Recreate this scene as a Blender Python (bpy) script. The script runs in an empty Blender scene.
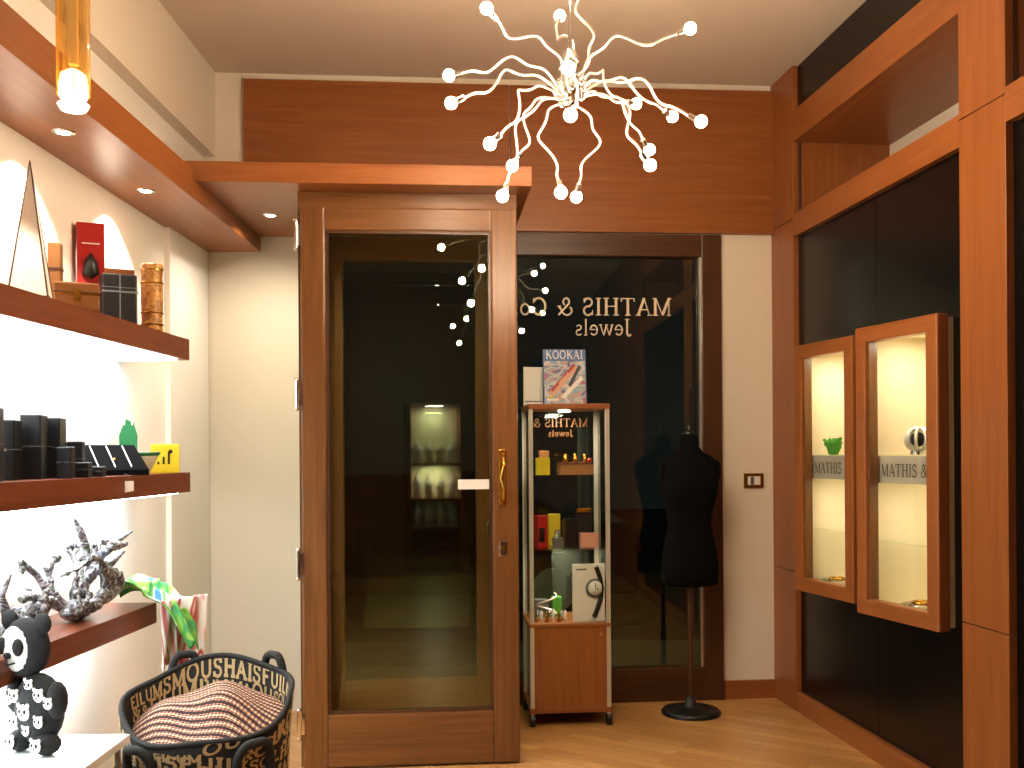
import bpy, math, random
from mathutils import Matrix, Vector
random.seed(4)
sc = bpy.context.scene
H = 1.35
# ---------------------------------------------------------------- materials
def srgb(r, g, b):
    f = lambda c: (c/255/12.92) if c/255 <= .04045 else ((c/255+.055)/1.055)**2.4
    return (f(r), f(g), f(b), 1)
def newmat(name):
    m = bpy.data.materials.new(name); m.use_nodes = True
    nt = m.node_tree; nt.nodes.clear()
    out = nt.nodes.new('ShaderNodeOutputMaterial')
    return m, nt, out
def pbr(name, col, rough=.5, metal=0, emis=None, es=0, coat=0, spec=.5, bump=0, bscale=60, alpha=1, trans=0):
    m, nt, out = newmat(name)
    p = nt.nodes.new('ShaderNodeBsdfPrincipled')
    nt.links.new(p.outputs[0], out.inputs[0])
    p.inputs['Base Color'].default_value = col
    p.inputs['Roughness'].default_value = rough
    p.inputs['Metallic'].default_value = metal
    p.inputs['Coat Weight'].default_value = coat
    p.inputs['Specular IOR Level'].default_value = spec
    p.inputs['Transmission Weight'].default_value = trans
    if emis:
        p.inputs['Emission Color'].default_value = emis
        p.inputs['Emission Strength'].default_value = es
    tc = nt.nodes.new('ShaderNodeTexCoord')
    n = nt.nodes.new('ShaderNodeTexNoise'); n.inputs['Scale'].default_value = bscale; n.inputs['Detail'].default_value = 4
    nt.links.new(tc.outputs['Object'], n.inputs['Vector'])
    if bump > 0:
        b = nt.nodes.new('ShaderNodeBump'); b.inputs['Strength'].default_value = bump; b.inputs['Distance'].default_value = .01
        nt.links.new(n.outputs['Fac'], b.inputs['Height']); nt.links.new(b.outputs[0], p.inputs['Normal'])
    return m
def ramp(nt, cols):
    r = nt.nodes.new('ShaderNodeValToRGB')
    els = r.color_ramp.elements
    els[0].position, els[0].color = cols[0]
    els[1].position, els[1].color = cols[-1]
    for p, c in cols[1:-1]:
        e = els.new(p); e.color = c
    return r
def wood(name, c1, c2, c3, axis='x', rough=.35, scale=5, coat=.1):
    m, nt, out = newmat(name)
    p = nt.nodes.new('ShaderNodeBsdfPrincipled'); nt.links.new(p.outputs[0], out.inputs[0])
    tc = nt.nodes.new('ShaderNodeTexCoord'); mp = nt.nodes.new('ShaderNodeMapping')
    nt.links.new(tc.outputs['Object'], mp.inputs[0])
    s = {'x': (.35, 7, 7), 'y': (7, .35, 7), 'z': (7, 7, .35)}[axis]
    mp.inputs['Scale'].default_value = s
    n = nt.nodes.new('ShaderNodeTexNoise'); n.inputs['Scale'].default_value = scale
    n.inputs['Detail'].default_value = 8; n.inputs['Roughness'].default_value = .65; n.inputs['Distortion'].default_value = .5
    nt.links.new(mp.outputs[0], n.inputs['Vector'])
    r = ramp(nt, [(.25, c1), (.5, c2), (.75, c3)])
    nt.links.new(n.outputs['Fac'], r.inputs[0]); nt.links.new(r.outputs[0], p.inputs['Base Color'])
    p.inputs['Roughness'].default_value = rough; p.inputs['Coat Weight'].default_value = coat; p.inputs['Coat Roughness'].default_value = .25
    p.inputs['Specular IOR Level'].default_value = .4
    return m
cA, cB, cC = srgb(124, 69, 31), srgb(140, 82, 40), srgb(153, 93, 48)
WX = wood('cherry_veneer_x', cA, cB, cC, 'x')
WY = wood('cherry_veneer_y', cA, cB, cC, 'y')
WZ = wood('cherry_veneer_z', cA, cB, cC, 'z')
dA, dB, dC = srgb(84, 51, 25), srgb(108, 69, 35), srgb(124, 81, 43)
DX = wood('door_wood_x', dA, dB, dC, 'x', .3)
DZ = wood('door_wood_z', dA, dB, dC, 'z', .3)
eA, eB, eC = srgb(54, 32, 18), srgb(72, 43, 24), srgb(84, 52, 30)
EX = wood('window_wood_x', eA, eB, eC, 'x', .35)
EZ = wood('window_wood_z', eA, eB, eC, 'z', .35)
SX = wood('shelf_wood_y', srgb(96, 46, 26), srgb(118, 60, 35), srgb(132, 71, 43), 'y', .35)
PLAS = pbr('plaster_cream', srgb(222, 212, 196), .9, bump=.15, bscale=45)
CEIL = pbr('ceiling_paint', srgb(212, 196, 178), .9, bump=.05)
PANW = pbr('plaster_white', srgb(236, 232, 224), .9, bump=.1, bscale=45)
BLACKG = pbr('black_lacquered_panel', srgb(10, 10, 10), .25, spec=.3)
BLACK = pbr('black_plastic', srgb(12, 12, 13), .4)
BLACKF = pbr('black_fabric', srgb(9, 8, 10), .95, bump=.4, bscale=300, spec=.1)
PLUSH = pbr('black_plush', srgb(18, 18, 20), .9, bump=.3, bscale=200)
CHROME = pbr('chrome', (.8, .8, .8, 1), .12, 1)
ALU = pbr('aluminium', (.75, .75, .72, 1), .35, 1)
ALUP = pbr('aluminium_satin_post', srgb(195, 192, 182), .35, .4)
BRASS = pbr('brass', srgb(190, 140, 60), .25, 1)
SILV = pbr('silver_wire', (.9, .87, .82, 1), .3, .8)
WHITE = pbr('white_card', srgb(225, 222, 215), .6)
STRIP = pbr('grey_card', srgb(165, 160, 148), .6)
CREAM = pbr('cream_lining', srgb(232, 220, 190), .8)
LETTER = pbr('cream_vinyl', srgb(200, 180, 150), .7, emis=srgb(225, 205, 175), es=.12)  # faint glow added to the vinyl; the letters are no light source
DARKTXT = pbr('dark_print', srgb(60, 56, 50), .7)
RED = pbr('red_card', srgb(160, 22, 18), .4)
TAN = pbr('tan_leather', srgb(140, 92, 46), .5)
BROWN = pbr('brown_box', srgb(70, 38, 22), .5)
YEL = pbr('yellow_card', srgb(200, 178, 25), .5)
GREEN = pbr('green_felt', srgb(16, 105, 56), .6)
GREEN2 = pbr('moss_green', srgb(70, 145, 40), .7)
BLUE = pbr('blue_print', srgb(70, 105, 165), .5)
GREY = pbr('grey_plastic', srgb(90, 90, 92), .4)
PINK = pbr('pink_print', srgb(200, 140, 125), .5)
SKIRT = pbr('counter_white', srgb(220, 226, 226), .25, coat=.5)
STREET = pbr('asphalt', srgb(46, 46, 44), .8, bump=.3)
PAVE = pbr('pavement_stone', srgb(110, 104, 92), .8, bump=.3)
CARP = pbr('car_paint', srgb(16, 20, 24), .15, coat=.8)
IVORY = pbr('ivory_stone', srgb(232, 224, 210), .4)
PORC = pbr('cream_porcelain', srgb(215, 215, 190), .2, coat=.6)
def emit(name, col, s):
    m, nt, out = newmat(name)
    e = nt.nodes.new('ShaderNodeEmission'); e.inputs[0].default_value = col; e.inputs[1].default_value = s
    nt.links.new(e.outputs[0], out.inputs[0]); return m
COOL = (.88, .97, 1, 1)
BULB = emit('halogen_bulb', (1, .76, .51, 1), 470)
SPOTE = emit('spot_lens', (1, .82, .6, 1), 25)
TUBE = emit('under_shelf_diffuser', COOL, 17.0)
PEND = emit('pendant_bulb', (1, .84, .55, 1), 14)
def glass(name, col=(1, 1, 1, 1), refl=.06, rough=0.0, gcol=(1, 1, 1, 1)):
    m, nt, out = newmat(name)
    t = nt.nodes.new('ShaderNodeBsdfTransparent'); t.inputs[0].default_value = col
    g = nt.nodes.new('ShaderNodeBsdfGlossy'); g.inputs['Roughness'].default_value = rough; g.inputs['Color'].default_value = gcol
    lw = nt.nodes.new('ShaderNodeLayerWeight'); lw.inputs[0].default_value = .5
    pw = nt.nodes.new('ShaderNodeMath'); pw.operation = 'POWER'; pw.inputs[1].default_value = 5
    ma = nt.nodes.new('ShaderNodeMath'); ma.operation = 'MULTIPLY_ADD'; ma.inputs[1].default_value = .85; ma.inputs[2].default_value = refl
    nt.links.new(lw.outputs['Facing'], pw.inputs[0]); nt.links.new(pw.outputs[0], ma.inputs[0])
    mx = nt.nodes.new('ShaderNodeMixShader')
    nt.links.new(ma.outputs[0], mx.inputs[0]); nt.links.new(t.outputs[0], mx.inputs[1]); nt.links.new(g.outputs[0], mx.inputs[2])
    nt.links.new(mx.outputs[0], out.inputs[0]); return m
GLASS = glass('window_glass', (.80, .88, .80, 1), .065, 0, (.88, 1, .88, 1))
VGLASS = glass('vitrine_glass', (.95, .98, .96, 1), .03)
def ambermat():
    m, nt, out = newmat('amber_glass')
    t = nt.nodes.new('ShaderNodeBsdfTransparent'); t.inputs[0].default_value = (.9, .66, .3, 1)
    g = nt.nodes.new('ShaderNodeBsdfPrincipled'); g.inputs['Base Color'].default_value = srgb(205, 150, 55); g.inputs['Roughness'].default_value = .1
    g.inputs['Emission Color'].default_value = (1, .58, .16, 1); g.inputs['Emission Strength'].default_value = .28
    tc = nt.nodes.new('ShaderNodeTexCoord'); mp = nt.nodes.new('ShaderNodeMapping'); mp.inputs['Scale'].default_value = (60, 60, 2)
    n = nt.nodes.new('ShaderNodeTexNoise'); n.inputs['Scale'].default_value = 1.5
    nt.links.new(tc.outputs['Object'], mp.inputs[0]); nt.links.new(mp.outputs[0], n.inputs['Vector'])
    r = ramp(nt, [(.35, (.1, .1, .1, 1)), (.65, (.65, .65, .65, 1))]); nt.links.new(n.outputs['Fac'], r.inputs[0])
    mx = nt.nodes.new('ShaderNodeMixShader'); nt.links.new(r.outputs[0], mx.inputs[0]); nt.links.new(t.outputs[0], mx.inputs[1]); nt.links.new(g.outputs[0], mx.inputs[2])
    nt.links.new(mx.outputs[0], out.inputs[0]); return m
AMBER = ambermat()
GOLDROD = pbr('gold_rod', srgb(200, 150, 60), .3, emis=(1, .6, .2, 1), es=.6)
def threshold(name, base, mark, scale, lo, hi, stretch=(1, 1, 1), rough=.8, bump=0):
    m, nt, out = newmat(name)
    p = nt.nodes.new('ShaderNodeBsdfPrincipled'); nt.links.new(p.outputs[0], out.inputs[0])
    tc = nt.nodes.new('ShaderNodeTexCoord'); mp = nt.nodes.new('ShaderNodeMapping'); mp.inputs['Scale'].default_value = stretch
    nt.links.new(tc.outputs['Object'], mp.inputs[0])
    n = nt.nodes.new('ShaderNodeTexNoise'); n.inputs['Scale'].default_value = scale; n.inputs['Detail'].default_value = 1.5; n.inputs['Distortion'].default_value = 1.2
    nt.links.new(mp.outputs[0], n.inputs['Vector'])
    r = ramp(nt, [(lo, base), (hi, mark)])
    nt.links.new(n.outputs[0], r.inputs[0]); nt.links.new(r.outputs[0], p.inputs['Base Color'])
    if bump:
        b = nt.nodes.new('ShaderNodeBump'); b.inputs['Strength'].default_value = bump; b.inputs['Distance'].default_value = .01
        nt.links.new(n.outputs[0], b.inputs['Height']); nt.links.new(b.outputs[0], p.inputs['Normal'])
    p.inputs['Roughness'].default_value = rough; return m
CARVED = threshold('carved_gilt', srgb(150, 98, 42), srgb(205, 155, 82), 40, .38, .6, rough=.4, bump=.4)
def multicol(name, cols, scale, stretch=(1, 1, 1), interp='EASE', rough=.6, bump=0):
    m, nt, out = newmat(name)
    p = nt.nodes.new('ShaderNodeBsdfPrincipled'); nt.links.new(p.outputs[0], out.inputs[0])
    tc = nt.nodes.new('ShaderNodeTexCoord'); mp = nt.nodes.new('ShaderNodeMapping'); mp.inputs['Scale'].default_value = stretch
    nt.links.new(tc.outputs['Object'], mp.inputs[0])
    n = nt.nodes.new('ShaderNodeTexNoise'); n.inputs['Scale'].default_value = scale; n.inputs['Detail'].default_value = 1; n.inputs['Distortion'].default_value = .8
    nt.links.new(mp.outputs[0], n.inputs['Vector'])
    k = len(cols)
    r = ramp(nt, [(.3+.4*i/(k-1), c) for i, c in enumerate(cols)]); r.color_ramp.interpolation = interp
    nt.links.new(n.outputs['Fac'], r.inputs[0]); nt.links.new(r.outputs[0], p.inputs['Base Color'])
    if bump:
        b = nt.nodes.new('ShaderNodeBump'); b.inputs['Strength'].default_value = bump; b.inputs['Distance'].default_value = .01
        nt.links.new(n.outputs['Fac'], b.inputs['Height']); nt.links.new(b.outputs[0], p.inputs['Normal'])
    p.inputs['Roughness'].default_value = rough; return m
ROOT = multicol('driftwood_crystals', [srgb(60, 50, 46), srgb(120, 112, 116), srgb(52, 44, 46), srgb(98, 104, 92), srgb(170, 166, 176), srgb(64, 54, 60), srgb(90, 96, 110)], 30, rough=.35, bump=1)
SCARF1 = multicol('scarf_green_silk', [srgb(60, 130, 180), srgb(205, 220, 200), srgb(110, 175, 55), srgb(40, 140, 80), srgb(150, 195, 80), srgb(215, 225, 205), srgb(60, 115, 180)], 9)
SCARF2 = multicol('scarf_red_silk', [srgb(225, 225, 215), srgb(170, 20, 28), srgb(228, 226, 220), srgb(225, 222, 216), srgb(205, 120, 120), srgb(175, 22, 30), srgb(225, 225, 215)], 9, (1.4, 1.4, .35))
BAGM = pbr('bag_canvas_black', srgb(16, 14, 13), .85, bump=.4, bscale=200)
BAGI = pbr('bag_print_cream', srgb(168, 144, 102), .85)
def knit():
    m, nt, out = newmat('woven_stripe_cloth')
    p = nt.nodes.new('ShaderNodeBsdfPrincipled'); nt.links.new(p.outputs[0], out.inputs[0])
    tc = nt.nodes.new('ShaderNodeTexCoord'); mp = nt.nodes.new('ShaderNodeMapping'); mp.inputs['Rotation'].default_value = (0, 0, .15)
    nt.links.new(tc.outputs['Object'], mp.inputs[0])
    w = nt.nodes.new('ShaderNodeTexWave'); w.bands_direction = 'Y'; w.inputs['Scale'].default_value = 13; w.inputs['Distortion'].default_value = .9; w.inputs['Detail'].default_value = 2; w.inputs['Detail Scale'].default_value = 5
    nt.links.new(mp.outputs[0], w.inputs['Vector'])
    c = nt.nodes.new('ShaderNodeTexWave'); c.bands_direction = 'X'; c.inputs['Scale'].default_value = 26; c.inputs['Distortion'].default_value = 2
    nt.links.new(mp.outputs[0], c.inputs['Vector'])
    r = ramp(nt, [(0, srgb(44, 24, 24)), (.25, srgb(140, 36, 42)), (.42, srgb(215, 190, 155)), (.56, srgb(54, 30, 30)), (.72, srgb(150, 48, 48)), (.9, srgb(228, 200, 165))])
    r.color_ramp.interpolation = 'CONSTANT'
    nt.links.new(w.outputs['Fac'], r.inputs[0])
    mx = nt.nodes.new('ShaderNodeMixRGB'); mx.blend_type = 'MULTIPLY'; mx.inputs[0].default_value = .7
    nt.links.new(r.outputs[0], mx.inputs[1]); nt.links.new(c.outputs['Color'], mx.inputs[2]); nt.links.new(mx.outputs[0], p.inputs['Base Color'])
    p.inputs['Roughness'].default_value = .9; return m
KNIT = knit()
def floormat():
    m, nt, out = newmat('maple_strip_floor')
    p = nt.nodes.new('ShaderNodeBsdfPrincipled'); nt.links.new(p.outputs[0], out.inputs[0])
    tc = nt.nodes.new('ShaderNodeTexCoord'); mp = nt.nodes.new('ShaderNodeMapping'); mp.inputs['Rotation'].default_value = (0, 0, .6)
    nt.links.new(tc.outputs['Object'], mp.inputs[0])
    b = nt.nodes.new('ShaderNodeTexBrick'); b.inputs['Scale'].default_value = 1
    b.inputs['Brick Width'].default_value = .55; b.inputs['Row Height'].default_value = .07; b.inputs['Mortar Size'].default_value = .0012
    b.inputs['Color1'].default_value = srgb(206, 158, 100); b.inputs['Color2'].default_value = srgb(180, 130, 78); b.inputs['Mortar'].default_value = srgb(120, 80, 46)
    nt.links.new(mp.outputs[0], b.inputs['Vector'])
    m2 = nt.nodes.new('ShaderNodeMapping'); m2.inputs['Scale'].default_value = (1.5, 22, 1)
    nt.links.new(mp.outputs[0], m2.inputs[0])
    n = nt.nodes.new('ShaderNodeTexNoise'); n.inputs['Scale'].default_value = 3; n.inputs['Detail'].default_value = 6
    nt.links.new(m2.outputs[0], n.inputs['Vector'])
    r = ramp(nt, [(.3, (.72, .66, .6, 1)), (.65, (1, 1, 1, 1))]); nt.links.new(n.outputs['Fac'], r.inputs[0])
    mx = nt.nodes.new('ShaderNodeMixRGB'); mx.blend_type = 'MULTIPLY'; mx.inputs[0].default_value = .8
    nt.links.new(b.outputs['Color'], mx.inputs[1]); nt.links.new(r.outputs[0], mx.inputs[2]); nt.links.new(mx.outputs[0], p.inputs['Base Color'])
    p.inputs['Roughness'].default_value = .3; return m
FLOOR = floormat()
# ---------------------------------------------------------------- mesh builder
class MB:
    def __init__(s, name):
        s.n = name; s.v = []; s.f = []; s.m = []; s.fm = []; s.sm = []
    def add(s, vs, fs, mat, smooth=False, M=None):
        o = len(s.v)
        for q in vs:
            q = Vector(q)
            if M is not None: q = M @ q
            s.v.append(q[:])
        if mat not in s.m: s.m.append(mat)
        i = s.m.index(mat)
        for f in fs:
            s.f.append([o+k for k in f]); s.fm.append(i); s.sm.append(smooth)
        return s
    def box(s, x0, x1, y0, y1, z0, z1, mat, M=None):
        vs = [(x, y, z) for z in (z0, z1) for y in (y0, y1) for x in (x0, x1)]
        return s.add(vs, [(0, 2, 3, 1), (4, 5, 7, 6), (0, 1, 5, 4), (2, 6, 7, 3), (0, 4, 6, 2), (1, 3, 7, 5)], mat, False, M)
    def bbox(s, x0, x1, y0, y1, z0, z1, b, mat, M=None):
        import bmesh
        bm = bmesh.new(); bmesh.ops.create_cube(bm, size=1)
        for v in bm.verts:
            v.co = Vector(((x0+x1)/2+v.co.x*(x1-x0), (y0+y1)/2+v.co.y*(y1-y0), (z0+z1)/2+v.co.z*(z1-z0)))
        bmesh.ops.bevel(bm, geom=bm.edges[:], offset=b, segments=2, affect='EDGES', profile=.6)
        bm.verts.index_update()
        vs = [v.co.copy() for v in bm.verts]; fs = [[v.index for v in f.verts] for f in bm.faces]
        bm.free(); return s.add(vs, fs, mat, False, M)
    def ringtube(s, rings, mat, smooth=True, cap=True, M=None, closed=True):
        n = len(rings[0]); vs = [p for r in rings for p in r]; fs = []
        for i in range(len(rings)-1):
            for j in range(n if closed else n-1):
                k = (j+1) % n
                fs.append((i*n+j, i*n+k, (i+1)*n+k, (i+1)*n+j))
        s.add(vs, fs, mat, smooth, M)
        if cap and closed:
            s.add(rings[0], [list(range(n))[::-1]], mat, False, M); s.add(rings[-1], [list(range(n))], mat, False, M)
        return s
    def tube(s, pts, rs, mat, n=10, M=None):
        pts = [Vector(p) for p in pts]
        if not isinstance(rs, (list, tuple)): rs = [rs]*len(pts)
        rings = []; up = None
        for i, p in enumerate(pts):
            t = (pts[min(i+1, len(pts)-1)]-pts[max(i-1, 0)]).normalized()
            if up is None:
                up = Vector((0, 0, 1)) if abs(t.z) < .9 else Vector((1, 0, 0))
            a = (up - t*up.dot(t)).normalized(); up = a; b = t.cross(a)
            rings.append([p+(a*math.cos(2*math.pi*k/n)+b*math.sin(2*math.pi*k/n))*rs[i] for k in range(n)])
        return s.ringtube(rings, mat, True, True, M)
    def cyl(s, p0, p1, r, mat, r1=None, n=28, M=None):
        return s.tube([p0, p1], [r, r if r1 is None else r1], mat, n, M)
    def lathe(s, prof, c, mat, n=36, M=None, cap=True):
        rings = [[(c[0]+r*math.cos(2*math.pi*k/n), c[1]+r*math.sin(2*math.pi*k/n), c[2]+z) for k in range(n)] for r, z in prof]
        return s.ringtube(rings, mat, True, cap, M)
    def sph(s, c, r, mat, n=16, M=None):
        if not isinstance(r, (tuple, list)): r = (r, r, r)
        rings = []
        for i in range(n//2+1):
            a = -math.pi/2+math.pi*i/(n//2); ca = max(math.cos(a), 1e-4)
            rings.append([(c[0]+r[0]*ca*math.cos(2*math.pi*k/n), c[1]+r[1]*ca*math.sin(2*math.pi*k/n), c[2]+r[2]*math.sin(a)) for k in range(n)])
        return s.ringtube(rings, mat, True, False, M)
    def grid(s, fn, nu, nv, mat, M=None):
        vs = [fn(i/nu, j/nv) for i in range(nu+1) for j in range(nv+1)]
        fs = [(i*(nv+1)+j, (i+1)*(nv+1)+j, (i+1)*(nv+1)+j+1, i*(nv+1)+j+1) for i in range(nu) for j in range(nv)]
        return s.add(vs, fs, mat, True, M)
    def prism(s, poly, y0, y1, mat, M=None):
        n = len(poly); vs = [(x, y0, z) for x, z in poly]+[(x, y1, z) for x, z in poly]
        fs = [list(range(n)), list(range(2*n-1, n-1, -1))]+[(i, n+i, n+(i+1) % n, (i+1) % n) for i in range(n)]
        return s.add(vs, fs, mat, False, M)
    def build(s, M=None, bevel=0, parent=None, solid=0):
        me = bpy.data.meshes.new(s.n); me.from_pydata(s.v, [], s.f)
        for m in s.m: me.materials.append(m)
        for p, i, q in zip(me.polygons, s.fm, s.sm): p.material_index = i; p.use_smooth = q
        me.update()
        import bmesh
        bm = bmesh.new(); bm.from_mesh(me)
        bmesh.ops.recalc_face_normals(bm, faces=bm.faces[:]); bm.to_mesh(me); bm.free()
        ob = bpy.data.objects.new(s.n, me); sc.collection.objects.link(ob)
        if M is not None: ob.matrix_world = M
        if solid:
            q = ob.modifiers.new('thick', 'SOLIDIFY'); q.thickness = solid
        if bevel:
            q = ob.modifiers.new('bevel', 'BEVEL'); q.width = bevel; q.segments = 2; q.limit_method = 'ANGLE'
        if parent: ob.parent = parent
        return ob
def frame(ox, oy, dx, dy, oz=0):
    l = math.hypot(dx, dy); dx /= l; dy /= l
    return Matrix(((dx, -dy, 0, ox), (dy, dx, 0, oy), (0, 0, 1, oz), (0, 0, 0, 1)))
def T(x, y, z, rz=0, rx=0, ry=0):
    return Matrix.Translation((x, y, z)) @ Matrix.Rotation(rz, 4, 'Z') @ Matrix.Rotation(ry, 4, 'Y') @ Matrix.Rotation(rx, 4, 'X')
F = frame(0, 5.345, 1, .085)            # shop-front frame: x along the wall, -y into the room
G = frame(1.455, 5.469, .117, -1)       # right wall frame: x towards the camera, +y into the wall
def light(name, typ, loc, energy, col, size=.05, parent=None, rot=None, spot=None, blend=.5):
    l = bpy.data.lights.new(name, typ); l.energy = energy; l.color = col[:3]
    if typ == 'AREA': l.size = size
    else: l.shadow_soft_size = size
    if typ == 'SPOT': l.spot_size = spot; l.spot_blend = blend
    o = bpy.data.objects.new(name, l); sc.collection.objects.link(o); o.location = loc
    if rot: o.rotation_euler = rot
    if parent: o.parent = parent
    return o
# ---------------------------------------------------------------- stroke lettering (serif)
def arc(cx, cy, rx, ry, a0, a1, n=12):
    return [(cx+rx*math.cos(math.radians(a0+(a1-a0)*i/n)), cy+ry*math.sin(math.radians(a0+(a1-a0)*i/n))) for i in range(n+1)]
K, N = .15, .06
def serif(x, y, w=.13): return ([(x-w, y), (x+w, y)], N*.8)
GL = {
 'M': (1.1, [([(.15, 0), (.15, 1)], N), ([(.13, 1), (.52, .04)], K), ([(.52, .04), (.9, 1)], N), ([(.93, 1), (.93, 0)], K), serif(.15, .03), serif(.93, .03, .17), serif(.1, .97, .1), serif(.97, .97, .12)]),
 'A': (.9, [([(.12, 0), (.44, 1)], N), ([(.42, 1), (.78, 0)], K), ([(.24, .34), (.66, .34)], N), serif(.12, .03), serif(.78, .03, .15)]),
 'T': (.85, [([(.42, 0), (.42, 1)], K), ([(.05, .96), (.8, .96)], N), ([(.06, .97), (.06, .78)], N), ([(.79, .97), (.79, .78)], N), serif(.42, .03, .16)]),
 'H': (.95, [([(.2, 0), (.2, 1)], K), ([(.76, 0), (.76, 1)], K), ([(.2, .52), (.76, .52)], N), serif(.2, .03, .17), serif(.76, .03, .17), serif(.2, .97, .17), serif(.76, .97, .17)]),
 'I': (.42, [([(.21, 0), (.21, 1)], K), serif(.21, .03, .17), serif(.21, .97, .17)]),
 'S': (.68, [(arc(.34, .74, .22, .22, 20, 200, 10)+arc(.34, .27, .24, .25, 110, -150, 12), .11), ([(.56, .98), (.56, .72)], N), ([(.09, .02), (.09, .3)], N)]),
 '&': (1.0, [(arc(.42, .76, .17, .2, -60, 240, 12)+[(.85, .03)], .1), (arc(.38, .27, .27, .25, 130, 350, 10)+[(.82, .5)], .09), serif(.82, .52, .12)]),
 'C': (.9, [(arc(.48, .5, .36, .46, 40, 320, 18), .12), ([(.78, .96), (.78, .68)], N)]),
 'o': (.66, [(arc(.32, .33, .23, .29, 0, 360, 18), .1)]),
 '.': (.25, [([(.05, .07), (.19, .07)], .14)]),
 'J': (.5, [([(.3, 1), (.3, .15)]+arc(.17, .15, .13, .15, 0, -150, 6), .13), serif(.3, .97, .16)]),
 'e': (.62, [(arc(.31, .33, .23, .29, 0, 320, 16), .09), ([(.08, .36), (.54, .36)], N)]),
 'w': (.95, [([(.08, .64), (.28, .02)], .1), ([(.28, .02), (.47, .62)], N), ([(.45, .64), (.65, .02)], .1), ([(.65, .02), (.86, .64)], N), serif(.1, .64, .1), serif(.46, .64, .1), serif(.86, .64, .1)]),
 'l': (.34, [([(.17, 0), (.17, 1)], .11), serif(.17, .03, .12)]),
 's': (.5, [(arc(.25, .48, .15, .14, 20, 200, 8)+arc(.25, .18, .17, .16, 110, -150, 10), .08)]),
 'K': (.9, [([(.2, 0), (.2, 1)], K), ([(.25, .45), (.75, 1)], N), ([(.38, .6), (.8, 0)], K)]),
 'O': (.95, [(arc(.47, .5, .37, .46, 0, 360, 20), .12)]),
 'F': (.75, [([(.2, 0), (.2, 1)], K), ([(.2, .94), (.68, .94)], .09), ([(.2, .52), (.58, .52)], .08)]),
 'L': (.75, [([(.2, 0), (.2, 1)], K), ([(.2, .05), (.68, .05)], .09)]),
 'U': (.9, [([(.18, 1), (.18, .35)]+arc(.45, .35, .27, .3, 180, 360, 10)+[(.72, 1)], .12)]),
 'R': (.85, [([(.2, 0), (.2, 1)], K), (arc(.42, .74, .24, .22, 90, -90, 8), .1), ([(.42, .5), (.78, 0)], .14)]),
 ' ': (.4, []),
}
def word(mb, txt, h, mat, M, thick=.0015, mirror=False, centre=False, sp=.04, xs=1):
    w = sum(GL[c][0]+sp for c in txt)*h*xs
    x = -w/2 if centre else 0
    sg = -1 if mirror else 1
    lay = 0
    for c in txt:
        gw, st = GL[c]
        for pl, wd in st:
            lay += 1
            t = thick+.00004*(lay % 6)
            for i in range(len(pl)-1):
                a = Vector(pl[i]); b = Vector(pl[i+1]); d = (b-a)
                if d.length < 1e-6: continue
                d.normalize(); nn = Vector((-d.y, d.x))*wd/2
                ext = d*wd*.12 if len(pl) > 2 else Vector((0, 0))
                q = [a-nn-ext, b-nn+ext, b+nn+ext, a+nn-ext]
                q = [(sg*(x+p.x*h*xs), -t, p.y*h) for p in q]
                mb.add(q, [(0, 1, 2, 3)], mat, False, M)
        x += (gw+sp)*h*xs
    return w
# ================================================================ ROOM SHELL
MB('floor').box(-1.9, 2.9, -3.2, 5.62, -.1, 0, FLOOR).build()
MB('ceiling').box(-1.9, 2.9, -3.2, 5.75, 3.34, 3.44, CEIL).build()
wl = MB('wall_left'); wl.box(-1.78, -1.6, -3.0, 5.6, 0, 3.34, PANW); wl.box(-1.6, -1.535, -3.0, 5.214, 2.9, 3.34, PLAS)
wl.box(-1.6, -1.575, 4.62, 5.2, 0, 2.40, PANW)
wl.build()
wb = MB('wall_back')
wb.box(-1.75, -1.0, 0, .25, 0, 3.34, PLAS)
wb.box(-1.0, 1.144, 0, .25, 2.52, 3.34, PLAS)
wb.box(1.144, 1.62, 0, .25, 0, 3.34, PLAS)
wb.build(F)
MB('wall_front').box(-1.9, 2.9, -3.15, -3.0, 0, 3.34, WX).build()
MB('baseboard_back').box(1.15, 1.445, -.018, 0, 0, .1, WX).build(F, bevel=.003)
MB('baseboard_left').box(-1.6, -1.585, 2.9, 4.6, 0, .1, WY).build()
tp = MB('trim_transom_panel')
tp.box(-1.39, -.006, -.035, -.001, 2.57, 3.3, WX); tp.box(.0, 1.452, -.035, -.001, 2.524, 3.3, WX)
tp.box(-1.0, -.006, -.035, -.001, 2.524, 2.57, WX)
tp.build(F, bevel=.002)
MB('trim_soffit').box(-1.46, .0, -1.1, -.036, 2.478, 2.563, WX).build(F, bevel=.003)
tl = MB('trim_ledge'); tl.box(-1.6, -1.3, -.5, 5.2, 2.40, 2.476, WY); tl.box(-1.6, -1.3, -.5, 4.1, 2.476, 2.52, WY); tl.build()
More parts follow.
